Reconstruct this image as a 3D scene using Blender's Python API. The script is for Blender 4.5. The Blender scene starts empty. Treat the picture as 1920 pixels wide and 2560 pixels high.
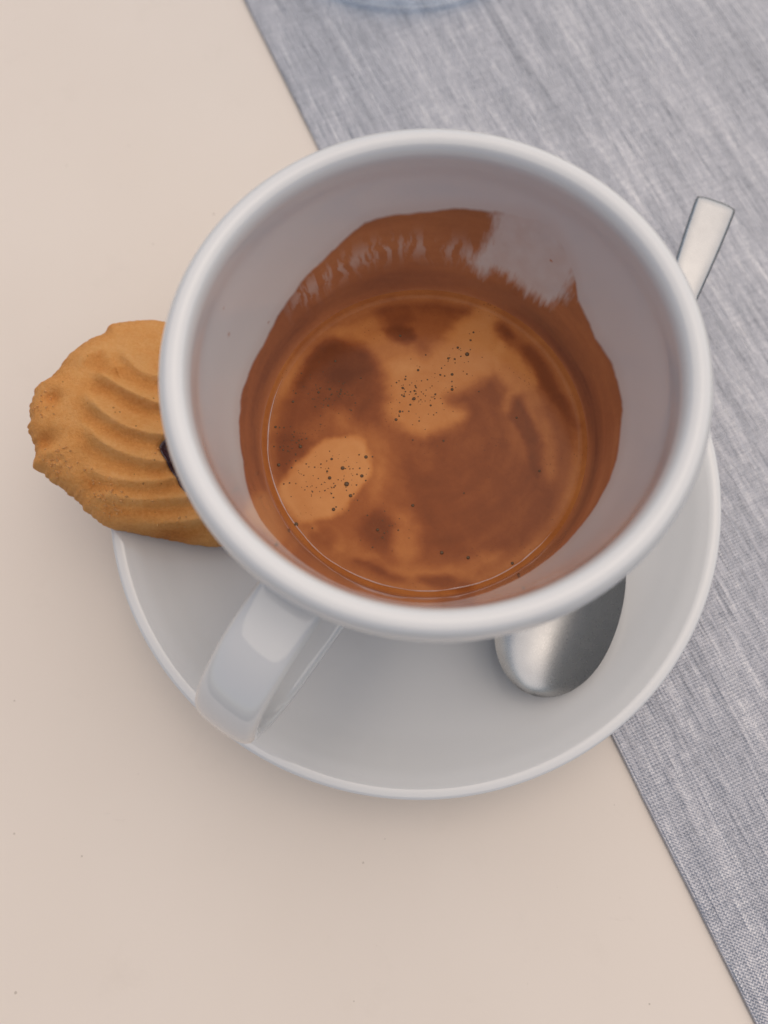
import bpy, bmesh, math, random
import numpy as np
from mathutils import Vector, Matrix

random.seed(7)
scn = bpy.context.scene
COL = scn.collection
CM = 0.01                                   # everything below is measured in centimetres

# ---------------------------------------------------------------- camera
cam_d = bpy.data.cameras.new('camera')
cam = bpy.data.objects.new('camera', cam_d)
COL.objects.link(cam)
TILT, ROLL = 0.264764, 0.017068
fw = Vector((0, math.sin(TILT), -math.cos(TILT)))
up0 = Vector((0, math.cos(TILT), math.sin(TILT)))
rt0 = Vector((1, 0, 0))
rt = math.cos(ROLL) * rt0 + math.sin(ROLL) * up0
up = -math.sin(ROLL) * rt0 + math.cos(ROLL) * up0
M = Matrix((rt, up, -fw)).transposed().to_4x4()
M.translation = Vector((-0.6171, -4.6658, 16.3124)) * CM
cam.matrix_world = M
cam_d.sensor_fit = 'VERTICAL'
cam_d.sensor_height = 36.0
cam_d.sensor_width = 27.0
cam_d.lens = 36.0 * 1922 / 2560
cam_d.clip_start = 0.005
cam_d.clip_end = 50.0
cam_d.dof.use_dof = True
cam_d.dof.focus_distance = 0.134
cam_d.dof.aperture_fstop = 13.0
scn.camera = cam

# ---------------------------------------------------------------- light
SUN_EL, SUN_AZ = math.radians(68), math.radians(35)      # azimuth clockwise from +Y (away from the camera) towards +X
world = bpy.data.worlds.new('World')
scn.world = world
world.use_nodes = True
wn = world.node_tree
sky = wn.nodes.new('ShaderNodeTexSky')
sky.sky_type = 'NISHITA'
sky.sun_disc = False
sky.sun_elevation = SUN_EL
sky.sun_rotation = SUN_AZ
sky.air_density = 1.0
sky.dust_density = 1.5
sky.ozone_density = 1.0
bg = wn.nodes['Background']
bg.inputs['Strength'].default_value = 0.06
wn.links.new(sky.outputs[0], bg.inputs['Color'])
sun_d = bpy.data.lights.new('sun', 'SUN')
sun_d.energy = 1.5
sun_d.angle = math.radians(112)
sun_d.color = (1.0, 0.865, 0.705)
sun = bpy.data.objects.new('sun', sun_d)
COL.objects.link(sun)
sdir = Vector((math.cos(SUN_EL) * math.sin(SUN_AZ), math.cos(SUN_EL) * math.cos(SUN_AZ), math.sin(SUN_EL)))
sun.rotation_euler = (-sdir).to_track_quat('-Z', 'Y').to_euler()
sun.location = sdir * 2
scn.view_settings.view_transform = 'Standard'
scn.view_settings.look = 'None'
scn.view_settings.exposure = 0.62
scn.view_settings.gamma = 1.0
scn.view_settings.use_curve_mapping = False

# ---------------------------------------------------------------- data measured on the surfaces (cm, degrees)
STAIN_TOP = [None,[226.8,5.395],[215.9,5.39],[195.5,4.97],[180.7,5.01],[171.5,4.98],[155.9,4.925],[140.7,5.06],[131.1,5.235],[119.4,5.46],[109.4,5.725],[102.0,5.76],[90.6,5.795],[73.4,5.96],[67.2,6.045],[61.8,6.14],[55.6,6.115],[49.2,5.915],[44.6,5.705],[38.6,5.335],[26.5,5.115],[15.9,5.2],[1.6,5.19],[350.4,5.125],[338.2,5.025],[326.6,4.85],[311.3,4.75],[293.8,4.68]]
CLEAN = [[71.7,5.895],[71.2,5.56],[74.3,5.15],[76.3,4.815],[71.5,4.685],[66.2,4.85],[61.6,4.815],[54.3,4.725],[44.9,4.83],[41.3,5.19],[43.3,5.66],[43.6,6.085],[49.4,6.375],[59.2,6.49],[68.4,6.31]]
STREAK = [[141.0,4.895],[129.0,4.93],[118.5,4.99],[109.0,5.04],[98.5,5.085],[91.4,5.06],[85.0,5.03],[78.6,5.01],[73.7,5.005]]
CREMA = [[1.0,0.06,[[-1.385,-0.006],[-1.092,-0.067],[-0.922,-0.24],[-0.883,-0.502],[-0.971,-0.805],[-1.149,-1.065],[-1.424,-1.365],[-1.744,-1.475],[-2.024,-1.543],[-2.234,-1.379],[-2.413,-1.045],[-2.381,-0.874],[-2.148,-0.611],[-1.872,-0.301],[-1.631,-0.099]]],[0.8,0.13,[[-0.401,1.403],[-0.015,1.457],[0.285,1.746],[0.503,2.036],[0.765,2.234],[1.072,2.337],[1.244,2.243],[1.257,1.859],[1.271,1.481],[1.179,1.199],[0.92,1.009],[0.621,0.819],[0.409,0.724],[0.366,0.587],[0.618,0.501],[0.574,0.32],[0.281,0.136],[-0.095,0.04],[-0.387,0.123],[-0.599,0.343],[-0.604,0.705],[-0.693,0.979],[-0.612,1.212]]],[0.5,0.12,[[-1.486,1.903],[-0.975,2.249],[-0.757,2.205],[-0.578,1.825],[-0.102,1.549],[-0.271,1.218],[-0.741,1.256],[-0.961,1.58],[-1.307,1.668]]],[0.55,0.07,[[1.277,1.764],[1.574,1.581],[1.904,1.212],[1.937,0.935],[1.681,0.885],[1.502,0.517],[1.377,0.56],[1.426,0.834],[1.264,1.2]]],[0.3,0.06,[[1.678,0.793],[1.851,0.888],[2.124,0.303],[2.222,-0.359],[2.081,-0.794],[1.989,-0.493],[1.947,0.032]]],[0.42,0.09,[[-1.824,-1.498],[-1.328,-1.862],[-0.882,-2.099],[-0.243,-2.21],[0.473,-2.197],[1.194,-1.981],[1.11,-2.186],[0.63,-2.396],[0.075,-2.426],[-0.559,-2.377],[-1.2,-2.145],[-1.647,-1.908]]],[0.4,0.1,[[-0.574,-1.35],[-0.25,-1.428],[-0.085,-1.963],[-0.323,-2.171],[-0.486,-1.888]]],[0.35,0.12,[[-1.688,0.323],[-1.398,0.419],[-1.096,0.11],[-0.593,-0.102],[-0.664,-0.843],[-0.861,-1.187],[-0.922,-0.24]]],[0.25,0.1,[[-0.342,-0.186],[0.072,-0.222],[0.196,-0.439],[-0.092,-0.617]]],[0.35,0.08,[[-2.465,0.762],[-2.199,1.416],[-1.785,1.802],[-1.446,1.999],[-1.483,1.808],[-1.946,1.515],[-2.225,1.043],[-2.336,0.719]]],[-0.7,0.12,[[-2.069,1.371],[-1.866,1.658],[-1.526,1.783],[-1.048,1.626],[-0.828,1.348],[-0.951,1.113],[-1.372,0.966],[-1.927,1.048],[-2.174,0.859]]],[-0.7,0.06,[[-0.71,1.989],[-0.364,2.068],[-0.125,1.905],[-0.189,1.737],[-0.49,1.741]]],[-0.45,0.1,[[-0.934,2.347],[-0.631,2.499],[-0.237,2.507],[-0.192,2.264],[-0.451,2.114],[-0.8,2.204]]],[-0.4,0.08,[[-0.062,2.461],[0.331,2.542],[0.768,2.428],[0.635,2.28],[0.33,2.226],[0.026,2.317]]],[-0.32,0.12,[[0.409,0.747],[1.048,1.034],[1.339,0.741],[1.412,0.29],[1.483,-0.153],[1.924,-0.581],[2.195,-1.005],[1.886,-1.64],[1.075,-1.943],[0.074,-1.672],[-0.337,-0.751],[-0.26,-0.096],[0.489,0.095],[0.66,0.502]]],[-0.5,0.05,[[1.55,0.745],[1.795,0.477],[1.985,-0.055],[1.989,-0.493],[1.882,-0.625],[1.733,-0.148],[1.458,0.471]]],[-0.55,0.06,[[1.285,2.147],[1.458,2.102],[1.538,1.864],[1.322,1.86]]],[-0.5,0.07,[[1.661,1.629],[1.878,1.681],[2.319,0.943],[2.585,0.312],[2.495,0.176],[2.142,0.756],[1.862,1.211]]],[-0.6,0.07,[[-1.814,-1.747],[-1.616,-1.66],[-1.45,-1.823],[-1.524,-1.988],[-1.726,-1.951]]],[-0.65,0.11,[[-1.053,-1.65],[-0.777,-1.354],[-0.491,-1.516],[-0.526,-1.889],[-0.765,-1.975],[-1.008,-1.856]]],[-0.3,0.11,[[-0.086,-1.799],[0.195,-1.711],[0.675,-1.95],[0.473,-2.116],[0.035,-2.042]]],[-0.6,0.06,[[-1.159,-2.185],[-0.881,-2.18],[-0.361,-2.373],[-0.439,-2.475],[-0.877,-2.342]]],[-0.6,0.06,[[-0.123,-2.409],[0.313,-2.382],[0.787,-2.514],[0.667,-2.655],[0.154,-2.604]]],[-0.5,0.1,[[-2.59,-0.05],[-2.259,0.0],[-1.878,-0.17],[-2.193,-0.525],[-2.424,-0.831],[-2.54,-0.575]]],[-0.4,0.15,[[-2.376,0.673],[-1.968,1.001],[-0.992,1.066],[-0.729,0.612],[-0.932,0.247],[-1.608,0.415],[-2.097,0.092],[-2.43,0.086]]]]
BUBBLES = [[0.74,1.532,0.0373],[0.578,1.656,0.0224],[0.413,1.446,0.0224],[0.524,1.434,0.0186],[0.475,1.144,0.0261],[0.473,0.862,0.0261],[-0.113,1.212,0.0224],[-0.182,0.677,0.0298],[-0.378,0.874,0.0224],[-0.485,0.287,0.0261],[-0.42,0.437,0.0224],[0.185,0.766,0.0186],[0.105,0.559,0.0186],[-1.823,0.765,0.0224],[-2.254,0.584,0.0224],[-1.555,1.358,0.0224],[-1.649,0.523,0.0186],[-1.45,0.745,0.0186],[-2.091,-0.231,0.0298],[-2.438,-0.56,0.0298],[-2.528,0.116,0.0224],[-1.557,-0.44,0.0224],[-1.367,-0.597,0.0335],[-1.579,-0.773,0.0298],[-1.293,-0.875,0.041],[-1.043,-0.729,0.0298],[-0.981,-0.394,0.0298],[-1.222,-1.075,0.0298],[-1.495,-1.316,0.0298],[-1.624,-0.658,0.0186],[-2.103,-1.582,0.0373],[-2.284,-1.414,0.0224],[-0.19,-1.225,0.0261],[-0.763,-1.649,0.0261],[0.286,-2.014,0.0298],[0.713,-2.088,0.0298],[1.429,-2.169,0.0261],[1.924,-0.59,0.0224],[1.569,0.36,0.0186],[0.322,-0.081,0.0186],[-0.431,1.866,0.0224],[0.857,1.957,0.0186],[0.803,1.803,0.0186],[0.657,-0.999,0.0149],[-0.244,0.566,0.0186],[-0.174,0.823,0.0186],[-0.351,0.719,0.0186],[-0.333,1.036,0.0186],[0.271,1.131,0.0186]]
BUBBLE_ZONES = [[[-1.566,-0.773],0.559,60],[[-0.14,0.76],0.559,55],[[-1.619,0.732],0.484,45],[[-2.253,-0.132],0.298,30],[[0.585,1.468],0.335,14],[[-0.53,-1.6],0.41,14]]
COOKIE_OUT = [[-0.136,2.542],[-0.666,2.443],[-1.149,2.277],[-1.263,2.063],[-1.585,1.796],[-1.883,1.4],[-2.093,0.981],[-2.309,0.765],[-2.384,0.456],[-2.391,0.073],[-2.359,-0.183],[-2.205,-0.478],[-2.179,-0.787],[-1.872,-1.061],[-1.382,-1.399],[-1.182,-1.602],[-0.825,-1.831],[-0.403,-1.917],[0.4,-2.011],[1.337,-2.055]]
COOKIE_CREST = [[0.13,0.12,[[-1.256,1.059],[-1.158,0.868],[-0.908,0.701],[-0.578,0.532],[-0.25,0.42],[-0.061,0.389],[0.422,0.433]]],[0.13,0.12,[[-1.416,0.647],[-1.278,0.319],[-0.968,0.032],[-0.615,-0.148],[-0.243,-0.221],[0.073,-0.212],[0.471,-0.157]]],[0.11,0.12,[[-1.34,-0.037],[-1.127,-0.378],[-0.696,-0.618],[-0.275,-0.715],[0.092,-0.731]]],[0.07,0.11,[[-1.284,-0.765],[-1.006,-1.037],[-0.492,-1.129],[0.019,-1.082],[0.403,-0.951]]],[0.09,0.12,[[-1.075,-1.321],[-0.589,-1.432],[-0.206,-1.445],[0.567,-1.332]]],[0.1,0.1,[[-0.802,-1.783],[-0.166,-1.869],[0.862,-1.696],[1.252,-1.486]]],[0.1,0.13,[[-0.847,1.649],[-0.762,1.328],[-0.582,1.116],[-0.356,0.988],[-0.058,0.962],[0.376,1.004]]],[0.05,0.13,[[-1.685,1.014],[-1.465,1.322],[-1.17,1.467],[-0.979,1.138]]]]
COOKIE_DENT = [[-0.16,0.16,[-1.979,0.402]],[-0.18,0.17,[-1.977,-0.422]],[-0.06,0.2,[-1.814,-0.873]]]
COOKIE_JAM = [[0.011,-0.441],[0.104,-0.298],[0.282,-0.2],[0.833,-0.331],[0.952,-1.188],[0.552,-1.205],[0.332,-0.946],[0.138,-0.684]]
SPOTS = [None,[163.3,5.83],[149.3,5.085],[51.8,5.55],[159.9,6.24],None]

# ---------------------------------------------------------------- helpers
def link(name, me, mat=None, parent=None, smooth=True):
    o = bpy.data.objects.new(name, me)
    COL.objects.link(o)
    if mat: me.materials.append(mat)
    if parent: o.parent = parent
    if smooth and len(me.polygons):
        me.polygons.foreach_set('use_smooth', [True] * len(me.polygons))
    return o

def empty(name, loc=(0, 0, 0), rot=(0, 0, 0)):
    o = bpy.data.objects.new(name, None)
    COL.objects.link(o)
    o.location = Vector(loc) * CM
    o.rotation_euler = rot
    o.empty_display_size = 0.01
    return o

def tag(o, label, cat, group=None, kind=None):
    o['label'] = label; o['category'] = cat
    if group: o['group'] = group
    if kind: o['kind'] = kind

def mesh(verts, faces, fix=True):
    me = bpy.data.meshes.new('m')
    me.from_pydata([tuple(c * CM for c in v) for v in verts], [], faces)
    if fix:
        bm = bmesh.new(); bm.from_mesh(me)
        bmesh.ops.recalc_face_normals(bm, faces=bm.faces)
        bm.to_mesh(me); bm.free()
    me.update()
    return me

def fattr(me, name, vals):
    a = me.attributes.new(name, 'FLOAT', 'POINT')
    a.data.foreach_set('value', np.asarray(vals, dtype=np.float32))

def smooth_poly(pts, n, closed=False):
    """Catmull-Rom through pts, n samples in each span."""
    P = [np.array(q, float) for q in pts]
    out = []
    m = len(P)
    for i in range(m if closed else m - 1):
        if closed:
            a, b, c, d = P[i - 1], P[i], P[(i + 1) % m], P[(i + 2) % m]
        else:
            a = P[i - 1] if i > 0 else 2 * P[0] - P[1]
            b, c = P[i], P[i + 1]
            d = P[i + 2] if i + 2 < m else 2 * P[-1] - P[-2]
        for k in range(n):
            t = k / n
            out.append(0.5 * ((2 * b) + (c - a) * t + (2 * a - 5 * b + 4 * c - d) * t * t + (3 * b - a - 3 * c + d) * t ** 3))
    if not closed: out.append(P[-1])
    return out

def lathe(profile, seg, closed=False):
    """profile: list of (r, z); returns verts, faces. r == 0 ends are closed with a fan."""
    verts, faces, rows = [], [], []
    for r, z in profile:
        if r < 1e-6:
            rows.append([len(verts)]); verts.append((0, 0, z))
        else:
            rows.append(list(range(len(verts), len(verts) + seg)))
            verts += [(r * math.cos(2 * math.pi * k / seg), r * math.sin(2 * math.pi * k / seg), z) for k in range(seg)]
    pairs = list(zip(rows, rows[1:]))
    if closed: pairs.append((rows[-1], rows[0]))
    for A, B in pairs:
        for k in range(seg):
            k2 = (k + 1) % seg
            if len(A) == 1: faces.append((A[0], B[k], B[k2]))
            elif len(B) == 1: faces.append((A[k], B[0], A[k2]))
            else: faces.append((A[k], B[k], B[k2], A[k2]))
    return verts, faces

def hash2(ix, iy, seed):
    v = np.sin(ix * 127.1 + iy * 311.7 + seed * 74.7) * 43758.5453
    return v - np.floor(v)

def vnoise(x, y, seed=0):
    x = np.asarray(x, float); y = np.asarray(y, float)
    ix, iy = np.floor(x), np.floor(y)
    fx, fy = x - ix, y - iy
    fx = fx * fx * (3 - 2 * fx); fy = fy * fy * (3 - 2 * fy)
    a, b = hash2(ix, iy, seed), hash2(ix + 1, iy, seed)
    c, d = hash2(ix, iy + 1, seed), hash2(ix + 1, iy + 1, seed)
    return (a * (1 - fx) + b * fx) * (1 - fy) + (c * (1 - fx) + d * fx) * fy

def fbm(x, y, seed=0, oct=4):
    s, amp, tot = 0, 1.0, 0
    for o in range(oct):
        s = s + amp * (vnoise(x * 2 ** o, y * 2 ** o, seed + o * 13) - 0.5)
        tot += amp; amp *= 0.5
    return s / tot * 2

def sdf_poly(x, y, poly):
    """signed distance, positive inside"""
    P = np.array(poly, float)
    d = np.full(x.shape, 1e9); inside = np.zeros(x.shape, bool)
    for i in range(len(P)):
        a, b = P[i], P[(i + 1) % len(P)]
        ex, ey = b - a
        t = np.clip(((x - a[0]) * ex + (y - a[1]) * ey) / (ex * ex + ey * ey + 1e-12), 0, 1)
        d = np.minimum(d, np.hypot(x - a[0] - t * ex, y - a[1] - t * ey))
        c = (a[1] > y) != (b[1] > y)
        with np.errstate(divide='ignore', invalid='ignore'):
            xi = a[0] + (y - a[1]) / (ey if abs(ey) > 1e-12 else 1e-12) * ex
        inside ^= c & (x < xi)
    return np.where(inside, d, -d)

def dist_line(x, y, line):
    d = np.full(x.shape, 1e9); side = np.zeros(x.shape); L = np.zeros(x.shape)
    P = np.array(line, float); n = len(P) - 1
    for i in range(n):
        a, b = P[i], P[i + 1]; ex, ey = b - a
        t = np.clip(((x - a[0]) * ex + (y - a[1]) * ey) / (ex * ex + ey * ey), 0, 1)
        dd = np.hypot(x - a[0] - t * ex, y - a[1] - t * ey)
        m = dd < d
        cr = ex * (y - a[1]) - ey * (x - a[0])
        side = np.where(m, np.sign(cr), side); L = np.where(m, (i + t) / n, L)
        d = np.where(m, dd, d)
    return d, side, L

def sstep(v, a=0.0, b=1.0):
    t = np.clip((v - a) / (b - a), 0, 1)
    return t * t * (3 - 2 * t)

# ---------------------------------------------------------------- materials
class NT:
    def __init__(s, name):
        s.m = bpy.data.materials.new(name); s.m.use_nodes = True
        s.t = s.m.node_tree; s.b = s.t.nodes['Principled BSDF']
    def n(s, typ, **kw):
        nd = s.t.nodes.new(typ)
        for k, v in kw.items(): setattr(nd, k, v)
        return nd
    def l(s, a, b): s.t.links.new(a, b)
    def set(s, **kw):
        for k, v in kw.items():
            k = k.replace('_', ' ')
            s.b.inputs[k].default_value = v
    def coords(s, scale=(1, 1, 1)):
        tc = s.n('ShaderNodeTexCoord'); mp = s.n('ShaderNodeMapping')
        mp.inputs['Scale'].default_value = tuple(100 * c for c in scale)
        s.l(tc.outputs['Object'], mp.inputs['Vector'])
        return mp.outputs[0]
    def noise(s, vec, scale, detail=4, rough=0.55, dist=0.0):
        t = s.n('ShaderNodeTexNoise')
        t.inputs['Scale'].default_value = scale; t.inputs['Detail'].default_value = detail
        t.inputs['Roughness'].default_value = rough; t.inputs['Distortion'].default_value = dist
        s.l(vec, t.inputs['Vector'])
        return t.outputs['Fac']
    def attr(s, name):
        a = s.n('ShaderNodeAttribute'); a.attribute_name = name
        return a.outputs['Fac']
    def ramp(s, fac, stops, interp='LINEAR'):
        r = s.n('ShaderNodeValToRGB'); cr = r.color_ramp; cr.interpolation = interp
        while len(cr.elements) > 1: cr.elements.remove(cr.elements[-1])
        cr.elements[0].position = stops[0][0]; cr.elements[0].color = (*stops[0][1], 1)
        for p_, c in stops[1:]:
            e = cr.elements.new(p_); e.color = (*c, 1)
        s.l(fac, r.inputs[0])
        return r.outputs[0]
    def mix(s, fac, a, b, mode='MIX'):
        x = s.n('ShaderNodeMix', data_type='RGBA', blend_type=mode)
        for sock, v in ((x.inputs['Factor'], fac), (x.inputs[6], a), (x.inputs[7], b)):
            if isinstance(v, (int, float)): sock.default_value = v
            elif isinstance(v, tuple): sock.default_value = (*v, 1)
            else: s.l(v, sock)
        return x.outputs[2]
    def math(s, op, a, b=0.0, clamp=False):
        x = s.n('ShaderNodeMath', operation=op); x.use_clamp = clamp
        for sock, v in zip(x.inputs, (a, b)):
            if isinstance(v, (int, float)): sock.default_value = v
            else: s.l(v, sock)
        return x.outputs[0]
    def bump(s, h, strength, dist_cm, normal=None):
        b = s.n('ShaderNodeBump')
        b.inputs['Strength'].default_value = strength
        b.inputs['Distance'].default_value = dist_cm * CM
        s.l(h, b.inputs['Height'])
        if normal: s.l(normal, b.inputs['Normal'])
        return b.outputs[0]

def mat_table():
    k = NT('cream_laminate'); v = k.coords()
    n1 = k.noise(v, 0.25, 3)
    base = k.mix(n1, (0.725, 0.63, 0.535), (0.76, 0.67, 0.58))
    # sparse specks of dirt
    vo = k.n('ShaderNodeTexVoronoi'); vo.inputs['Scale'].default_value = 1.7; vo.inputs['Randomness'].default_value = 1
    k.l(v, vo.inputs['Vector'])
    size = k.noise(v, 0.9, 1)
    thr = k.math('MULTIPLY', k.math('SUBTRACT', size, 0.40, True), 0.20)
    speck = k.math('LESS_THAN', vo.outputs['Distance'], thr)
    base = k.mix(k.math('MULTIPLY', speck, 0.45), base, (0.25, 0.18, 0.12))
    vo2 = k.n('ShaderNodeTexVoronoi'); vo2.inputs['Scale'].default_value = 4.3
    k.l(v, vo2.inputs['Vector'])
    thr2 = k.math('MULTIPLY', k.math('SUBTRACT', k.noise(v, 2.3, 1), 0.5, True), 0.22)
    base = k.mix(k.math('MULTIPLY', k.math('LESS_THAN', vo2.outputs['Distance'], thr2), 0.3), base, (0.32, 0.25, 0.19))
    scr = k.noise(k.coords((0.25, 1.6, 1)), 2.2, 5, 0.75, 1.5)
    scf = k.ramp(scr, [(0.69, (0, 0, 0)), (0.74, (1, 1, 1))])
    base = k.mix(k.math('MULTIPLY', scf, 0.12), base, (0.42, 0.35, 0.29))
    sm = k.noise(v, 0.6, 6, 0.7)
    smf = k.ramp(sm, [(0.58, (0, 0, 0)), (0.8, (1, 1, 1))])
    base = k.mix(k.math('MULTIPLY', smf, 0.14), base, (0.5, 0.42, 0.34))
    k.l(base, k.b.inputs['Base Color'])
    k.set(Roughness=0.42)
    k.l(k.bump(k.noise(v, 14, 3), 0.06, 0.02), k.b.inputs['Normal'])
    return k.m

def mat_mat():
    k = NT('woven_vinyl'); v = k.coords()
    tc = k.n('ShaderNodeTexCoord')
    # long streaks that follow the warp (local Y), broken by slubs
    def st(sx, sy, sc, det=3, rough=0.6):
        return k.noise(k.coords((sx, sy, 1)), sc, det, rough)
    streak = st(1, 0.06, 3.2, 4, 0.65)
    fine = st(1, 0.05, 16, 2, 0.6)
    slub = st(1, 0.55, 9, 3, 0.65)
    cloud = k.noise(v, 0.35, 3)
    weft = st(0.10, 1, 15, 3, 0.7)
    grit = k.noise(v, 17, 2, 0.7)
    f = k.math('ADD', k.math('ADD', k.math('MULTIPLY', streak, 0.42), k.math('MULTIPLY', fine, 0.30)), k.math('ADD', k.math('MULTIPLY', slub, 0.16), k.math('MULTIPLY', cloud, 0.10)))
    f = k.math('ADD', f, k.math('MULTIPLY', k.math('SUBTRACT', k.math('ADD', weft, grit), 0.76), 0.22))
    col = k.ramp(f, [(0.36, (0.215, 0.215, 0.235)), (0.47, (0.345, 0.345, 0.37)), (0.57, (0.435, 0.43, 0.455)), (0.70, (0.63, 0.61, 0.61))])
    k.l(col, k.b.inputs['Base Color'])
    # threads
    sep = k.n('ShaderNodeSeparateXYZ')
    wv = k.n('ShaderNodeVectorMath', operation='ADD')
    nz = k.n('ShaderNodeTexNoise'); nz.inputs['Scale'].default_value = 5; nz.inputs['Detail'].default_value = 2
    k.l(v, nz.inputs['Vector'])
    sc = k.n('ShaderNodeVectorMath', operation='SCALE'); sc.inputs['Scale'].default_value = 0.035
    k.l(nz.outputs['Color'], sc.inputs[0])
    k.l(v, wv.inputs[0]); k.l(sc.outputs[0], wv.inputs[1]); k.l(wv.outputs[0], sep.inputs[0])
    PIT = 0.07
    sx = k.math('SINE', k.math('MULTIPLY', sep.outputs[0], 2 * math.pi / PIT))
    sy = k.math('SINE', k.math('MULTIPLY', sep.outputs[1], 2 * math.pi / (PIT * 0.95)))
    wx = k.math('MULTIPLY', sx, 0.5); 
    cross = k.math('MULTIPLY', sx, sy)
    h = k.math('ADD', k.math('ADD', k.math('MULTIPLY', wx, 0.6), k.math('MULTIPLY', cross, 0.35)), k.math('MULTIPLY', slub, 1.6))
    h = k.math('ADD', h, k.math('MULTIPLY', fine, 3.0))
    nrm = k.bump(h, 0.7, 0.020)
    k.l(nrm, k.b.inputs['Normal'])
    k.set(Roughness=0.30, Specular_IOR_Level=1.0, Metallic=0.5)
    return k.m

def mat_porcelain(name, film=False):
    k = NT(name); v = k.coords()
    base = k.mix(k.noise(v, 0.5, 2), (0.66, 0.65, 0.63), (0.685, 0.675, 0.655))
    if film:
        fl = k.attr('film'); tone = k.attr('tone')
        grain = k.noise(v, 9, 4, 0.6)
        t2 = k.math('ADD', tone, k.math('MULTIPLY', k.math('SUBTRACT', grain, 0.5), 0.25))
        brown = k.ramp(t2, [(0.0, (0.22, 0.060, 0.016)), (0.5, (0.40, 0.125, 0.034)), (1.0, (0.56, 0.21, 0.065))])
        base = k.mix(fl, base, brown)
    k.l(base, k.b.inputs['Base Color'])
    k.set(Roughness=0.07, IOR=1.5)
    k.b.inputs['Coat Weight'].default_value = 0.8
    k.b.inputs['Coat Roughness'].default_value = 0.04
    k.l(k.bump(k.noise(v, 1.6, 2), 0.03, 0.05), k.b.inputs['Normal'])
    return k.m

def mat_coffee():
    k = NT('espresso_crema'); v = k.coords()
    c = k.attr('crema')
    g = k.noise(v, 22, 5, 0.7); g2 = k.noise(v, 3.5, 5, 0.6, 0.6)
    f = k.math('ADD', k.math('ADD', c, k.math('MULTIPLY', k.math('SUBTRACT', g, 0.5), 0.10)), k.math('MULTIPLY', k.math('SUBTRACT', g2, 0.5), 0.22))
    col = k.ramp(f, [(0.0, (0.13, 0.033, 0.009)), (0.25, (0.225, 0.060, 0.016)), (0.45, (0.325, 0.100, 0.027)), (0.7, (0.48, 0.18, 0.050)), (1.0, (0.58, 0.26, 0.088))])
    # pin-prick foam pores
    vo = k.n('ShaderNodeTexVoronoi'); vo.inputs['Scale'].default_value = 15
    k.l(v, vo.inputs['Vector'])
    thr = k.math('MULTIPLY', k.math('SUBTRACT', k.noise(v, 1.3, 2), 0.46, True), 0.9)
    pore = k.math('LESS_THAN', vo.outputs['Distance'], thr)
    col = k.mix(k.math('MULTIPLY', pore, 0.45), col, (0.12, 0.04, 0.015))
    k.l(col, k.b.inputs['Base Color'])
    k.set(Roughness=0.14, IOR=1.33, Specular_IOR_Level=0.25)
    k.l(k.bump(g, 0.05, 0.01), k.b.inputs['Normal'])
    return k.m

def mat_cookie():
    k = NT('baked_shortbread'); v = k.coords()
    b = k.attr('bake_and_shade')
    n = k.noise(v, 1.4, 5, 0.6); n2 = k.noise(v, 15, 4, 0.75)
    f = k.math('ADD', k.math('ADD', b, k.math('MULTIPLY', k.math('SUBTRACT', n, 0.5), 0.7)), k.math('MULTIPLY', k.math('SUBTRACT', n2, 0.5), 0.7))
    col = k.ramp(f, [(0.0, (0.86, 0.47, 0.18)), (0.45, (0.76, 0.34, 0.095)), (0.8, (0.60, 0.215, 0.043)), (1.0, (0.44, 0.13, 0.026))])
    vo = k.n('ShaderNodeTexVoronoi'); vo.inputs['Scale'].default_value = 6.5
    k.l(k.coords((1, 1, 0.3)), vo.inputs['Vector'])
    thr = k.math('MULTIPLY', k.math('SUBTRACT', k.noise(v, 3.3, 1), 0.45, True), 0.55)
    pore = k.math('LESS_THAN', vo.outputs['Distance'], thr)
    col = k.mix(k.math('MULTIPLY', pore, 0.6), col, (0.28, 0.11, 0.03))
    k.l(col, k.b.inputs['Base Color'])
    k.set(Roughness=0.72, Specular_IOR_Level=0.25)
    k.b.inputs['Subsurface Weight'].default_value = 0.12
    k.b.inputs['Subsurface Radius'].default_value = (1.0, 0.5, 0.2)
    k.b.inputs['Subsurface Scale'].default_value = 0.001
    h = k.math('SUBTRACT', k.noise(v, 18, 5, 0.8), k.math('MULTIPLY', pore, 0.6))
    k.l(k.bump(h, 1.0, 0.05), k.b.inputs['Normal'])
    return k.m

def mat_simple(name, col, rough, metallic=0.0, noise_scale=6, var=0.15, bump=0.0, **kw):
    k = NT(name); v = k.coords()
    n = k.noise(v, noise_scale, 4)
    a = tuple(c * (1 - var) for c in col); b = tuple(min(1, c * (1 + var)) for c in col)
    k.l(k.mix(n, a, b), k.b.inputs['Base Color'])
    k.set(Roughness=rough, Metallic=metallic, **kw)
    if bump: k.l(k.bump(n, bump, 0.03), k.b.inputs['Normal'])
    return k.m

def mat_steel():
    k = NT('worn_steel'); v = k.coords()
    sc = k.noise(k.coords((0.5, 1.0, 1)), 40, 4, 0.7)
    k.l(k.mix(k.noise(v, 3, 3), (0.38, 0.375, 0.37), (0.46, 0.455, 0.445)), k.b.inputs['Base Color'])
    r = k.n('ShaderNodeMapRange'); r.inputs[3].default_value = 0.20; r.inputs[4].default_value = 0.38
    k.l(sc, r.inputs[0]); k.l(r.outputs[0], k.b.inputs['Roughness'])
    k.set(Metallic=1.0)
    k.l(k.bump(sc, 0.10, 0.01), k.b.inputs['Normal'])
    return k.m

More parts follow.
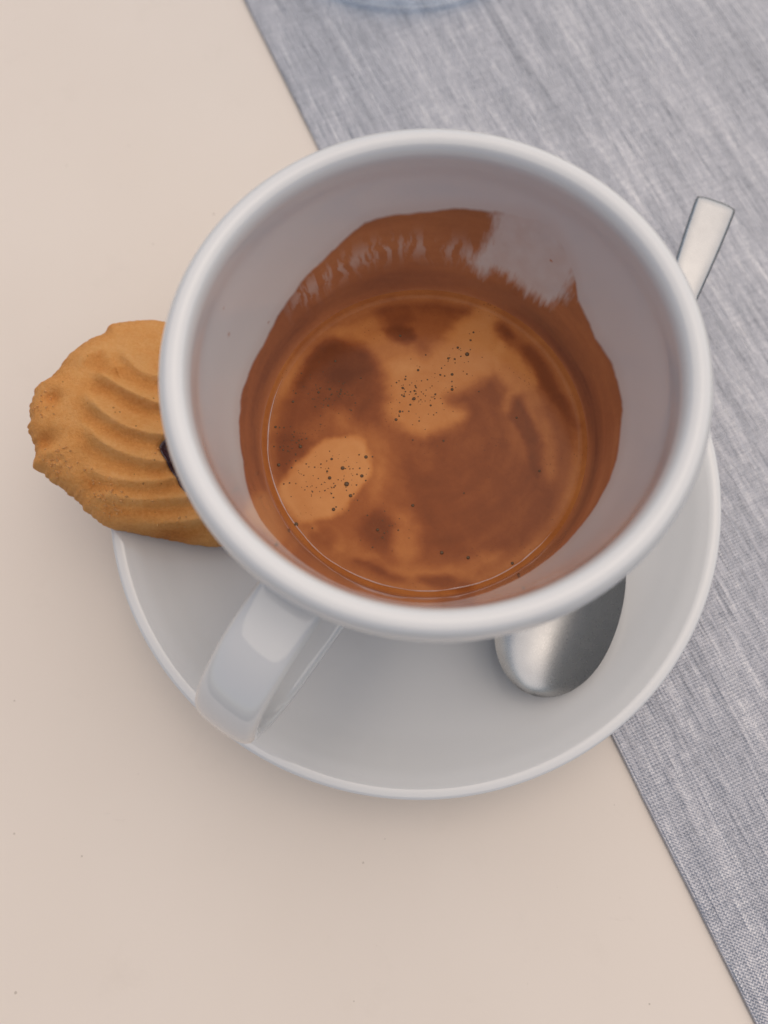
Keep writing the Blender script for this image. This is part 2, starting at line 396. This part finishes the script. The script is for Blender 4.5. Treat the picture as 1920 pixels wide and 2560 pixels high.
def mat_glass():
    k = NT('clear_glass'); v = k.coords()
    tr = k.n('ShaderNodeBsdfTransparent'); gl = k.n('ShaderNodeBsdfGlossy'); fr = k.n('ShaderNodeFresnel'); mx = k.n('ShaderNodeMixShader')
    k.l(k.mix(k.noise(v, 1, 2), (0.90, 0.935, 0.97), (0.93, 0.96, 0.99)), tr.inputs['Color'])
    gl.inputs['Roughness'].default_value = 0.04
    fr.inputs['IOR'].default_value = 1.9
    ge = k.n('ShaderNodeNewGeometry')
    k.l(k.math('MULTIPLY', fr.outputs[0], k.math('SUBTRACT', 1.0, ge.outputs['Backfacing'])), mx.inputs[0]); k.l(tr.outputs[0], mx.inputs[1]); k.l(gl.outputs[0], mx.inputs[2])
    k.l(mx.outputs[0], k.t.nodes['Material Output'].inputs['Surface'])
    return k.m

M_TABLE, M_MAT, M_CUP, M_SAUCER = mat_table(), mat_mat(), mat_porcelain('glazed_porcelain_with_coffee_film', True), mat_porcelain('glazed_porcelain')
M_COFFEE, M_COOKIE, M_STEEL, M_GLASS = mat_coffee(), mat_cookie(), mat_steel(), mat_glass()
M_BUB = mat_simple('foam_bubble', (0.11, 0.065, 0.034), 0.06, IOR=1.33)
M_GLINT = mat_simple('painted_meniscus_glint', (0.52, 0.34, 0.29), 0.10)  # pale colour stands in for the sky reflected on the meniscus
M_JAM = mat_simple('dark_filling', (0.045, 0.018, 0.022), 0.25, bump=0.6)
M_CRUMB = mat_simple('cookie_crumb', (0.62, 0.30, 0.10), 0.8, bump=0.5)

# ---------------------------------------------------------------- the table
def box(x0, x1, y0, y1, z0, z1, bev, seg=3):
    bm = bmesh.new()
    bmesh.ops.create_cube(bm, size=1)
    for v_ in bm.verts:
        v_.co = Vector((x0 + (v_.co.x + .5) * (x1 - x0), y0 + (v_.co.y + .5) * (y1 - y0), z0 + (v_.co.z + .5) * (z1 - z0))) * CM
    bmesh.ops.bevel(bm, geom=bm.edges[:], offset=bev * CM, segments=seg, profile=0.5, affect='EDGES')
    me = bpy.data.meshes.new('m'); bm.to_mesh(me); bm.free()
    return me
tb = link('tabletop', box(-42, 34, -24, 52, -2.5, 0, 0.2), M_TABLE, smooth=False)
tb['kind'] = 'structure'
tb['label'] = 'cream laminate table top with faint specks and scuffs'

# ---------------------------------------------------------------- place mat (its own frame: local Y runs along the edge)
ea, eb = Vector((6.45, -9.98)), Vector((-4.55, 13.80))
ed = (eb - ea).normalized()
ang = math.atan2(ed.y, ed.x) - math.pi / 2
mid = ea + ed * 13
MT = 0.10
bm = bmesh.new()
NY = 260
rows = []
prof = [(0.0, 0.012), (-0.012, 0.05), (0.012, 0.088), (0.06, MT), (0.5, MT), (8, MT), (16, MT), (32, MT), (32, 0.012)]
for j in range(NY + 1):
    y = -23 + 46 * j / NY
    wob = 0.010 * float(fbm(np.array(y * 1.1), np.array(3.3), 5, 4))
    rows.append([bm.verts.new(Vector((x + (wob if x < 0.3 else 0), y, z)) * CM) for x, z in prof])
for a, b in zip(rows, rows[1:]):
    for i in range(len(prof) - 1): bm.faces.new((a[i], a[i + 1], b[i + 1], b[i]))
    bm.faces.new((a[-1], a[0], b[0], b[-1]))
bm.faces.new(rows[0]); bm.faces.new(rows[-1][::-1])
bmesh.ops.recalc_face_normals(bm, faces=bm.faces)
me = bpy.data.meshes.new('m'); bm.to_mesh(me); bm.free()
pm = link('placemat', me, M_MAT, smooth=False)
pm.location = Vector((mid.x, mid.y, 0)) * CM
pm.rotation_euler = (0, 0, ang)
tag(pm, 'grey woven place mat with fine streaks lying under the saucer', 'place mat')

# ---------------------------------------------------------------- saucer
sp_top = [(0, 0.80), (1.2, 0.80), (2.3, 0.80), (2.75, 0.83), (3.4, 0.91), (4.2, 1.08), (4.9, 1.34), (5.3, 1.56), (5.56, 1.72), (5.72, 1.80)]
sp_lip = [(5.84, 1.85), (5.95, 1.858), (6.01, 1.83), (6.02, 1.77), (5.97, 1.70)]
sp_bot = [(5.80, 1.60), (5.3, 1.24), (4.6, 0.90), (3.6, 0.62), (3.0, 0.50)]
prof = [tuple(q) for q in smooth_poly(sp_top + sp_lip + sp_bot, 6)] + [(2.95, 0.3), (2.90, 0.13), (2.82, 0.105), (2.66, 0.105), (2.58, 0.13), (2.52, 0.38), (0, 0.40)]
saucer = empty('saucer', (0, 0, 0.1))
cut = len(prof) - 7
def lathe_part(name, pr, seg, mat, parent, closed=False):
    off = parent.location / CM
    vs, fs = lathe([(r, z - off.z) for r, z in pr], seg, closed)
    return link(name, mesh(vs, fs), mat, parent)
lathe_part('dish', prof[:cut] + [(2.52, 0.42), (0, 0.42)], 256, M_SAUCER, saucer)
lathe_part('foot_ring', [(3.0, 0.56), (2.95, 0.3), (2.90, 0.13), (2.82, 0.105), (2.66, 0.105), (2.58, 0.13), (2.52, 0.38), (2.5, 0.56)], 128, M_SAUCER, saucer, True)
tag(saucer, 'white porcelain saucer under the coffee cup, half on the grey mat', 'saucer')

# ---------------------------------------------------------------- coffee cup
CX, CY = 0.046, -0.007
Z0 = 0.81
LIQ_Z, LIQ_R = 4.092, 2.710
cup = empty('coffee_cup', (CX, CY, Z0))
inner = [(2.71, 4.09), (2.87, 4.6), (2.985, 5.0), (3.11, 5.5), (3.21, 6.0), (3.275, 6.4), (3.29, 6.68)]
inner_d = []
for (r0, z0), (r1, z1) in zip(inner, inner[1:]): pass
zi = np.linspace(3.9, 6.68, 190)
ci = smooth_poly([(2.45, 3.0), (2.6, 3.6)] + inner, 12)
ri = np.interp(zi, [q[1] for q in ci], [q[0] for q in ci])
p_in_low = [tuple(q) for q in smooth_poly([(0, 1.25), (1.0, 1.32), (1.75, 1.72), (2.2, 2.4), (2.45, 3.0), (2.6, 3.6)], 5)]
p_lip = [tuple(q) for q in smooth_poly([(3.29, 6.68), (3.305, 6.86), (3.37, 6.995), (3.49, 7.05), (3.61, 7.03), (3.685, 6.95), (3.722, 6.83), (3.715, 6.66), (3.68, 6.38)], 5)][1:]
p_out = [tuple(q) for q in smooth_poly([(3.68, 6.38), (3.57, 5.8), (3.42, 5.0), (3.25, 4.2), (3.02, 3.3), (2.74, 2.5), (2.42, 1.75), (2.2, 1.35), (2.08, 1.18)], 8)][1:]
prof = p_in_low + list(zip(ri, zi)) + p_lip + p_out + [(1.6, 1.0), (0, 1.0)]
SEG = 720
vs, fs = lathe([(r, z - Z0) for r, z in prof], SEG)
me = mesh(vs, fs)
V = np.array(vs); th = np.degrees(np.arctan2(V[:, 1], V[:, 0])) % 360; zz = V[:, 2] + Z0; rr = np.hypot(V[:, 0], V[:, 1])
is_in = np.zeros(len(V), bool)
n_in_v = 1 + (len(p_in_low) - 1) * SEG + len(zi) * SEG
is_in[:n_in_v] = True
# upper border of the coffee film
tp = sorted([tuple(q) for q in STAIN_TOP if q])
ta = np.array([q[0] for q in tp]); tz = np.array([q[1] for q in tp])
ta = np.concatenate([ta - 360, ta, ta + 360]); tz = np.concatenate([tz, tz, tz])
ztop = np.interp(th, ta, tz)
thn = (th + 90) % 360                                          # seam of the noise on the hidden near wall
cs, sn = np.cos(np.radians(th)), np.sin(np.radians(th))
edge = 0.05 * fbm(cs * 9 + 20, sn * 9 + zz * 2, 3, 5)
film = 0.94 * sstep(ztop + edge - zz, -0.03, 0.07)
# a soft yellowish halo just above the border
halo = 0.10 * sstep(ztop + 0.28 - zz, 0.0, 0.3) * (zz > ztop - 0.1)
K = 0.05236                                                   # degrees to cm along the wall
ux = ((th + 180) % 360) * K                                   # seam kept away from the far wall
cx_ = [((((a + 180) % 360)) * K, b) for a, b in CLEAN]
wob = 0.10 * fbm(thn * 0.35, zz * 3, 11, 4)
wobv = 0.09 * fbm(thn * 0.9, zz * 1.5, 17, 3)
sd = sdf_poly(ux + wob, zz + wobv, cx_)
sd = sd + 0.10 * fbm(thn * 1.6, zz * 6, 29, 4)
thin = sstep(sd, -0.14, 0.17)
film = film * (1 - thin * (0.84 - 0.12 * fbm(thn * 0.3, zz * 5, 23, 3)))
# pale rivulets where the crema has run back down
sa = np.array([q[0] for q in STREAK]); sz = np.array([q[1] for q in STREAK]); o = np.argsort(sa)
zs = np.interp(th, sa[o], sz[o])
inb = sstep(th, 68, 76) * (1 - sstep(th, 134, 145))
wq = thn + 2.2 * fbm(thn * 0.15, zz * 3, 9, 3)
n1 = vnoise(wq * 0.45, zz * 2.0, 31); n2 = fbm(wq * 1.1, zz * 4.0, 37, 3) * 0.6 + 0.5
band = np.exp(-((zz - zs - 0.02) / 0.22) ** 2)
lac = sstep(n1 * 0.5 + n2 * 0.5, 0.46, 0.70) * band * inb
film = film * (1 - 0.36 * lac)
film = np.maximum(film, halo)
tone = 0.48 + 0.35 * fbm(thn * 0.03, zz * 3.5, 41, 4)
tone = tone - 0.35 * np.exp(-((zz - 4.42) / 0.17) ** 2) + 0.18 * np.exp(-((zz - 4.16) / 0.06) ** 2)
side = np.exp(-((((th + 180) % 360) - 185) / 45) ** 2)
tone = tone + side * 0.30 * fbm(zz * 7 + 0.6 * fbm(thn * 0.05, zz, 5, 2), thn * 0.015, 43, 3) * sstep(zz, 4.1, 4.2)
tone = tone - 0.15 * sstep(0.12 - np.abs(ztop - zz), 0.0, 0.12)
for i, s_ in enumerate(SPOTS):
    if not s_: continue
    R_ = (0.045, 0.035, 0.025, 0.022, 0.02, 0.02)[i]
    dth = (th - s_[0] + 180) % 360 - 180
    d = np.hypot(dth * K, zz - s_[1])
    film = np.maximum(film, (0.75, 0.4, 0.4, 0.8, 0.4, 0.4)[i] * sstep(R_ * 1.3 - d, 0, R_ * 0.6))
film = np.where(is_in, film, 0.0)
fattr(me, 'film', film); fattr(me, 'tone', np.clip(tone, 0, 1))
bowl = link('bowl', me, M_CUP, cup)
lathe_part('foot_ring', [(2.09, 1.22), (2.06, 1.1), (2.04, 0.9), (1.98, 0.82), (1.82, 0.82), (1.76, 0.9), (1.74, 1.02), (1.80, 1.10), (1.95, 1.2)], 128, M_SAUCER, cup, True)

# strap handle
HD = math.radians(237.5)
cl = smooth_poly([(3.37, 5.56), (3.55, 5.60), (3.95, 5.62), (4.6, 5.46), (5.23, 4.98), (5.53, 4.3), (5.36, 3.55), (4.8, 2.95), (3.8, 2.60), (3.2, 2.47), (2.80, 2.42)], 8)
vs, fs = [], []
NS = 40
n = len(cl)
for i, q in enumerate(cl):
    a = cl[max(0, i - 1)]; b = cl[min(n - 1, i + 1)]
    t = np.array(b) - np.array(a); t /= np.linalg.norm(t)
    nr = np.array((-t[1], t[0]))
    u = i / (n - 1)
    flare = math.exp(-(u / 0.07) ** 2) + math.exp(-((1 - u) / 0.07) ** 2)
    hw = 0.515 + 0.13 * flare
    ht = 0.215 + 0.12 * flare
    for k in range(NS):
        a_ = 2 * math.pi * k / NS
        c_, s_ = math.cos(a_), math.sin(a_)
        ex = 0.42
        w = math.copysign(abs(c_) ** ex, c_) * hw
        h = math.copysign(abs(s_) ** ex, s_) * ht
        # slightly crowned top
        h += -0.05 * (w / hw) ** 2 * (1 if h > 0 else -1)
        rho = q[0] + nr[0] * h; z = q[1] + nr[1] * h
        vs.append((rho * math.cos(HD) - w * math.sin(HD), rho * math.sin(HD) + w * math.cos(HD), z - Z0))
for i in range(n - 1):
    for k in range(NS):
        k2 = (k + 1) % NS
        fs.append((i * NS + k, i * NS + k2, (i + 1) * NS + k2, (i + 1) * NS + k))
fs.append(tuple(range(NS))); fs.append(tuple(range((n - 1) * NS, n * NS))[::-1])
link('handle', mesh(vs, fs), M_SAUCER, cup)
tag(cup, 'white porcelain cup with strap handle and coffee film inside', 'cup')

# ---------------------------------------------------------------- the espresso
coffee = empty('coffee', (CX, CY, LIQ_Z))
NR, NT_ = 190, 480
rad = list(np.linspace(0, LIQ_R - 0.10, NR)) 
prof = [(r, 0.0) for r in rad] + [(LIQ_R - 0.07, 0.006), (LIQ_R - 0.045, 0.018), (LIQ_R - 0.022, 0.036), (LIQ_R + 0.002, 0.062), (LIQ_R + 0.05, 0.095)]
vs, fs = lathe(prof, NT_)
me = mesh(vs, fs, False)
V = np.array(vs); x, y = V[:, 0], V[:, 1]; r = np.hypot(x, y); a = np.degrees(np.arctan2(y, x)) % 360
wx = x + 0.09 * fbm(x * 2.2, y * 2.2, 51, 4) + 0.03 * fbm(x * 9, y * 9, 52, 3)
wy = y + 0.09 * fbm(x * 2.2 + 40, y * 2.2, 61, 4) + 0.03 * fbm(x * 9 + 7, y * 9, 62, 3)
cr = np.full(len(V), 0.38)
for w, s_, poly in CREMA:
    P = [tuple(q) for q in smooth_poly(poly, 4, True)]
    cr = cr + w * (0.50 if w > 0 else 0.40) * sstep(sdf_poly(wx, wy, P), -s_ * 1.5, s_ * 1.3)
cr = cr + 0.16 * sstep(r, 2.42, 2.6) + 0.06 * fbm(r * 6, a * 0.02, 71, 3) + 0.08 * fbm(x * 1.2, y * 1.2, 77, 4)  # paler outer ring: reflection near the edge painted into the crema colour
fattr(me, 'crema', np.clip(cr, 0, 1))
link('crema_surface', me, M_COFFEE, coffee)
# pale line painting in the sky's glint where the surface climbs the wall
fv, ff = [], []
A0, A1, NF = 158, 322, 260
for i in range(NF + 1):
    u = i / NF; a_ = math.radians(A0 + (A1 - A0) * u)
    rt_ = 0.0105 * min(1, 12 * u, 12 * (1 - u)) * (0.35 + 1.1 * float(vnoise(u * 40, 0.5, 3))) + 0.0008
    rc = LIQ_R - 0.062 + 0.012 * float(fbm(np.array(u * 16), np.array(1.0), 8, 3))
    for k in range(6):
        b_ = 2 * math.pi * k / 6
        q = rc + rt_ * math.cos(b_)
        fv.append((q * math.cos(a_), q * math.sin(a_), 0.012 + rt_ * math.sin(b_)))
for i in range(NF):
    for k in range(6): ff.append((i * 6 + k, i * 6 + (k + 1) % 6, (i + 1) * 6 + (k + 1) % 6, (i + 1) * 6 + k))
link('meniscus_glint', mesh(fv, ff), M_GLINT, coffee)
# bubbles: little domes standing in the foam
bv, bf = [], []
def dome(px, py, R_):
    b0 = len(bv); N = 12
    rings = ((1.0, -0.2), (1.0, 0.15), (0.82, 0.45), (0.45, 0.68))
    for q, h in rings:
        for k in range(N):
            bv.append((px + R_ * q * math.cos(2 * math.pi * k / N), py + R_ * q * math.sin(2 * math.pi * k / N), R_ * h))
    bv.append((px, py, R_ * 0.75))
    for j in range(len(rings) - 1):
        for k in range(N):
            k2 = (k + 1) % N
            bf.append((b0 + j * N + k, b0 + j * N + k2, b0 + (j + 1) * N + k2, b0 + (j + 1) * N + k))
    for k in range(N): bf.append((b0 + 3 * N + k, b0 + 3 * N + (k + 1) % N, b0 + 4 * N))
for px, py, R_ in BUBBLES: dome(px, py, R_)
for (px, py), s_, nn in BUBBLE_ZONES:
    for _ in range(int(nn * 1.5)):
        qx, qy = px + random.gauss(0, s_ * 0.6), py + random.gauss(0, s_ * 0.55)
        if math.hypot(qx, qy) < 2.55: dome(qx, qy, random.choice((0.007, 0.009, 0.011, 0.014)))
ob = link('bubbles', mesh(bv, bf, False), M_BUB, coffee)
ob['kind'] = 'stuff'
tag(coffee, 'espresso with tan and brown mottled crema inside the white cup', 'coffee')

# ---------------------------------------------------------------- teaspoon
sd_ = Vector((0.379, 0.9254, 0)).normalized()
SP_ANG = math.atan2(sd_.y, sd_.x)
# local x runs from the bowl tip to the handle end, y to its left, origin under the bowl centre
tipx, tipy = 2.12, -4.14
spoon = empty('teaspoon', (tipx, tipy, 1.0), (0, 0, SP_ANG))
def add_solid(name, top, under, mat, parent):
    """two matching grids of points joined round their border"""
    nu, nv = len(top), len(top[0])
    vs = [q for row in top for q in row] + [q for row in under for q in row]
    N = nu * nv; fs = []
    for i in range(nu - 1):
        for j in range(nv - 1):
            A, B, C_, D_ = i * nv + j, i * nv + j + 1, (i + 1) * nv + j + 1, (i + 1) * nv + j
            fs.append((A, D_, C_, B)); fs.append((N + A, N + B, N + C_, N + D_))
    br = [(0, j) for j in range(nv)] + [(i, nv - 1) for i in range(1, nu)] + [(nu - 1, j) for j in range(nv - 2, -1, -1)] + [(i, 0) for i in range(nu - 2, 0, -1)]
    for (a0, a1), (b0, b1) in zip(br, br[1:] + br[:1]):
        A, B = a0 * nv + a1, b0 * nv + b1
        fs.append((A, B, N + B, N + A))
    return link(name, mesh(vs, fs), mat, parent)
BL, HW, DEP, TH = 3.75, 1.13, 0.52, 0.085
def spoon_w(u):            # u 0 at the tip, 1 at the neck
    return HW * (max(0.0, 1 - abs((u - 0.46) / 0.46) ** 2.25) ** 0.5 if u < 0.46 else max(0.0, 1 - ((u - 0.46) / 0.60) ** 2.0) ** 0.62)
def rim_z(xl): return 0.66 + 0.035 * (xl - 1.9) + 0.012 * (xl - 1.9) ** 2
top, und = [], []
NU, NV = 72, 41
for i in range(NU):
    u = 0.5 - 0.5 * math.cos(math.pi * (0.004 + 0.992 * i / (NU - 1)))
    w = max(spoon_w(u), 0.13 if u > 0.8 else 0.004)
    wn_ = w / HW
    r1, r2 = [], []
    for j in range(NV):
        t = -1 + 2 * j / (NV - 1)
        t = math.sin(t * math.pi / 2)
        d = DEP * (wn_ ** 1.25) * (1 - abs(t) ** 2.2)
        xl = u * BL; z = rim_z(xl) - d
        r1.append((xl, t * w, z)); r2.append((xl + (0.02 if u < .5 else 0), t * (w - 0.012), z - TH))
    top.append(r1); und.append(r2)
add_solid('spoon_bowl', top, und, M_STEEL, spoon)
top, und = [], []
HL0, HL1 = BL - 0.12, 10.98
for i in range(90):
    u = i / 89
    xl = HL0 + (HL1 - HL0) * (u if u < .9 else .9 + (u - .9))
    w = 0.17 + 0.05 * u + 0.24 * sstep(np.array(u), 0.25, 1.0)
    end = max(0.0, (xl - (HL1 - 0.16)) / 0.16)
    w = float(w) * 0.93 - 0.10 * end ** 2.5
    zc = 0.735 + 0.20 * sstep(np.array(u), 0.0, 0.22) + 0.065 * (xl - HL0) + 0.10 * math.sin(math.pi * u)
    zc = float(zc)
    t_ = 0.10 + 0.03 * u
    r1, r2 = [], []
    for j in range(13):
        t = -1 + 2 * j / 12
        cr_ = (1 - abs(t) ** 4) * 0.05
        dr = 0.10 * end ** 2
        r1.append((xl, t * w, zc + t_ / 2 + cr_ - dr)); r2.append((xl, t * w * 0.97, zc - t_ / 2 - cr_ * 0.3))
    top.append(r1); und.append(r2)
add_solid('spoon_handle', top, und, M_STEEL, spoon)
tag(spoon, 'worn steel teaspoon lying on the saucer behind the cup', 'spoon')

# ---------------------------------------------------------------- cookie
SL = 0.34
tilt = math.atan(SL)
X0, Y0 = -5.2, 0.65
cookie = empty('cookie', (X0, Y0, 1.93 - SL * (X0 + 5.95)), (0, tilt, 0))
out = [tuple(q) for q in COOKIE_OUT] + [(1.98, -1.72), (2.22, -1.05), (2.27, -0.3), (2.24, 0.5), (2.05, 1.25), (1.6, 1.95), (0.85, 2.42)]
op = np.array(smooth_poly(out, 6, True))
oa = np.arctan2(op[:, 1], op[:, 0]); orad = np.hypot(op[:, 0], op[:, 1])
o = np.argsort(oa); oa, orad = oa[o], orad[o]
oa = np.concatenate([oa - 2 * math.pi, oa, oa + 2 * math.pi]); orad = np.concatenate([orad] * 3)
NA, NRR = 540, 150
ang_ = np.linspace(0, 2 * math.pi, NA, endpoint=False)
R_ = np.interp((ang_ + math.pi) % (2 * math.pi) - math.pi, oa, orad)
rag = 0.035 * fbm(np.cos(ang_) * 14, np.sin(ang_) * 14, 81, 4) + 0.025 * fbm(np.cos(ang_) * 40, np.sin(ang_) * 40, 83, 3)
rough_zone = np.exp(-(((np.degrees(ang_) - 205 + 180) % 360 - 180) / 45) ** 2)
RAG = R_ * rag * (0.2 + 0.6 * rough_zone)
rho = np.concatenate([np.linspace(0, 0.90, NRR - 34), 0.90 + 0.10 * np.sin(np.linspace(0, math.pi / 2, 34)[1:])])
vs, row0 = [], []
AA, RH = np.meshgrid(ang_, rho[1:])
RE = RH * R_[None] + RAG[None] * sstep(RH, 0.93, 1.0)
XX = RE * np.cos(AA); YY = RE * np.sin(AA)
R_ = R_ + RAG
def cookie_h(X, Y, RHO):
    h = 0.62 + 0.44 * (1 - RHO ** 2.4)
    e = np.clip((RHO - 0.84) / 0.16, 0, 1)
    h = h - 0.40 * (1 - np.sqrt(np.maximum(0, 1 - e ** 2.2)))
    bake_and_shade = np.full(X.shape, 0.34)
    for hh, w, line in COOKIE_CREST:
        L_ = [tuple(q) for q in smooth_poly(line, 4)]
        d, side, t = dist_line(X, Y, L_)
        ends = sstep(t, 0.0, 0.25)
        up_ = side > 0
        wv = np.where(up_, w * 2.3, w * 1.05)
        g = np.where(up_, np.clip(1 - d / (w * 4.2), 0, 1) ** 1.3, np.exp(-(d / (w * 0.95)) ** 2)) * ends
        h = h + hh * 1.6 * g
        bake_and_shade = bake_and_shade - 0.10 * np.exp(-(d / (w * 0.8)) ** 2) * ends + 0.24 * np.where(~up_, np.exp(-((d - w * 1.8) / (w * 1.1)) ** 2), 0) * ends  # lower flanks browned: part baking, part shade put into the colour
    for hh, w, (px, py) in COOKIE_DENT:
        g = np.exp(-(np.hypot(X - px, Y - py) / w) ** 2)
        h = h + hh * g; bake_and_shade = bake_and_shade + 0.25 * g
    bake_and_shade = bake_and_shade + 0.18 * sstep(RHO, 0.8, 1.0)
    dj = sdf_poly(X, Y, [tuple(q) for q in COOKIE_JAM])
    h = h - 0.16 * sstep(dj, -0.10, 0.10)
    gx = COOKIE_DENT[2][2]
    rz = np.exp(-(np.hypot(X - gx[0] , Y - gx[1]) / 0.22) ** 2) + 0.5 * np.exp(-(np.hypot(X - gx[0] - 0.9, Y - gx[1] + 0.65) / 0.35) ** 2)
    h = h + 0.012 * fbm(X * 5, Y * 5, 91, 4) + 0.10 * np.clip(rz, 0, 1) * fbm(X * 9, Y * 9, 93, 4) + 0.03 * e * fbm(X * 11, Y * 11, 95, 3)
    bake_and_shade = bake_and_shade - 0.25 * np.clip(rz, 0, 1)
    return np.maximum(h, 0.14), np.clip(bake_and_shade, 0, 1)
HH, BK = cookie_h(XX, YY, RH)
hc, bc = cookie_h(np.array([0.0]), np.array([0.0]), np.array([0.0]))
vs = [(0, 0, float(hc[0]))] + list(zip(XX.ravel(), YY.ravel(), HH.ravel()))
bk = [float(bc[0])] + list(BK.ravel())
nr = len(rho) - 1
fs = [(0, 1 + k, 1 + (k + 1) % NA) for k in range(NA)]
for i in range(nr - 1):
    b0, b1 = 1 + i * NA, 1 + (i + 1) * NA
    fs += [(b0 + k, b1 + k, b1 + (k + 1) % NA, b0 + (k + 1) % NA) for k in range(NA)]
prev = 1 + (nr - 1) * NA
for q, z in ((0.985, 0.07), (0.95, 0.015), (0.90, 0.0), (0.5, 0.0)):
    b1 = len(vs)
    vs += [(q * R_[k] * math.cos(ang_[k]), q * R_[k] * math.sin(ang_[k]), z) for k in range(NA)]
    bk += [0.75] * NA
    fs += [(prev + k, b1 + k, b1 + (k + 1) % NA, prev + (k + 1) % NA) for k in range(NA)]
    prev = b1
vs.append((0, 0, 0)); bk.append(0.75)
fs += [(prev + k, len(vs) - 1, prev + (k + 1) % NA) for k in range(NA)]
me = mesh(vs, fs, False)
fattr(me, 'bake_and_shade', bk)
link('biscuit', me, M_COOKIE, cookie)
# dark filling in the middle
P = smooth_poly([tuple(q) for q in COOKIE_JAM], 6, True)
jc = np.mean(P, axis=0)
vs, fs = [], []
rows_ = []
for s_ in (1.06, 1.0, 0.9, 0.75, 0.55, 0.3):
    pts = [jc + (np.array(q) - jc) * s_ for q in P]
    X = np.array([q[0] for q in pts]); Y = np.array([q[1] for q in pts])
    rh = np.hypot(X, Y) / 2.2
    hh, _ = cookie_h(X, Y, rh)
    hj = hh + 0.05 + 0.04 * (1 - s_) + 0.04 * fbm(X * 6, Y * 6, 99, 3) if s_ < 1.05 else hh - 0.06
    rows_.append(len(vs)); vs += list(zip(X, Y, np.broadcast_to(hj, X.shape)))
NP = len(P)
for a0, b0 in zip(rows_, rows_[1:]):
    fs += [(a0 + k, a0 + (k + 1) % NP, b0 + (k + 1) % NP, b0 + k) for k in range(NP)]
vs.append((jc[0], jc[1], float(np.max(hj)))); fs += [(rows_[-1] + k, rows_[-1] + (k + 1) % NP, len(vs) - 1) for k in range(NP)]
fl = link('filling', mesh(vs, fs), M_JAM, cookie)
# loose crumbs along the broken edge
cv, cf = [], []
def crumb(px, py, pz, s_):
    b0 = len(cv)
    pts = [(1, 0, 0), (-1, 0, 0), (0, 1, 0), (0, -1, 0), (0, 0, 1), (0, 0, -1)]
    for q in pts:
        j = [random.uniform(.6, 1.2) for _ in range(3)]
        cv.append((px + q[0] * s_ * j[0] + random.uniform(-.3, .3) * s_, py + q[1] * s_ * j[1] + random.uniform(-.3, .3) * s_, pz + q[2] * s_ * j[2]))
    for a0, b_, c0 in ((0, 2, 4), (2, 1, 4), (1, 3, 4), (3, 0, 4), (2, 0, 5), (1, 2, 5), (3, 1, 5), (0, 3, 5)): cf.append((b0 + a0, b0 + b_, b0 + c0))
def on_top(px, py):
    a_ = math.atan2(py, px); Rr = float(np.interp(a_, oa, orad)); rh = math.hypot(px, py) / Rr
    if rh > 0.985: return None
    return float(cookie_h(np.array([px]), np.array([py]), np.array([rh]))[0][0])
gx = COOKIE_DENT[2][2]
for cx0, cy0, sp, nn in ((gx[0], gx[1], 0.17, 60), (gx[0] + 0.85, gx[1] - 0.62, 0.22, 45), (gx[0] + 1.1, gx[1] - 0.78, 0.10, 25), (-2.15, 0.2, 0.12, 22), (COOKIE_JAM[0][0] + 0.08, COOKIE_JAM[0][1] - 0.05, 0.07, 14), (0.4, -1.9, 0.2, 10)):
    for _ in range(nn):
        px, py = random.gauss(cx0, sp), random.gauss(cy0, sp)
        z = on_top(px, py)
        if z is None: continue
        crumb(px, py, z + 0.005, random.uniform(0.012, 0.038))
cro = link('crumbs', mesh(cv, cf), M_CRUMB, cookie, smooth=False)
cro['kind'] = 'stuff'
tag(cookie, 'golden ridged butter cookie resting on the saucer edge beside the cup', 'cookie')

# ---------------------------------------------------------------- stemmed glass at the far side of the mat
glass = empty('stemmed_glass', (-0.4, 17.66, MT))
def gpart(name, pts, n=4):
    pr = [(max(0.0, q[0]), q[1] + MT) for q in smooth_poly(pts, n)]
    return lathe_part(name, pr, 128, M_GLASS, glass)
gpart('foot', [(0, 0.75), (0.5, 0.72), (0.9, 0.58), (1.8, 0.42), (3.2, 0.32), (4.15, 0.27), (4.33, 0.22), (4.36, 0.13), (4.28, 0.03), (4.0, 0.012), (3.6, 0.03), (1.5, 0.10), (0, 0.12)])
gpart('stem', [(0, 0.77), (0.46, 0.77), (0.42, 1.4), (0.38, 4.0), (0.42, 6.4), (0.6, 7.2), (0, 7.2)], 1)
gpart('bowl', [(0, 7.22), (0.62, 7.24), (1.9, 7.9), (3.2, 9.4), (3.75, 11.5), (3.6, 14.0), (3.25, 16.2), (3.17, 16.25), (3.10, 16.2), (3.47, 14.0), (3.62, 11.5), (3.08, 9.5), (1.8, 8.1), (0, 7.6)])
tag(glass, 'clear stemmed glass beyond the cup, only the round foot edge in view', 'glass')
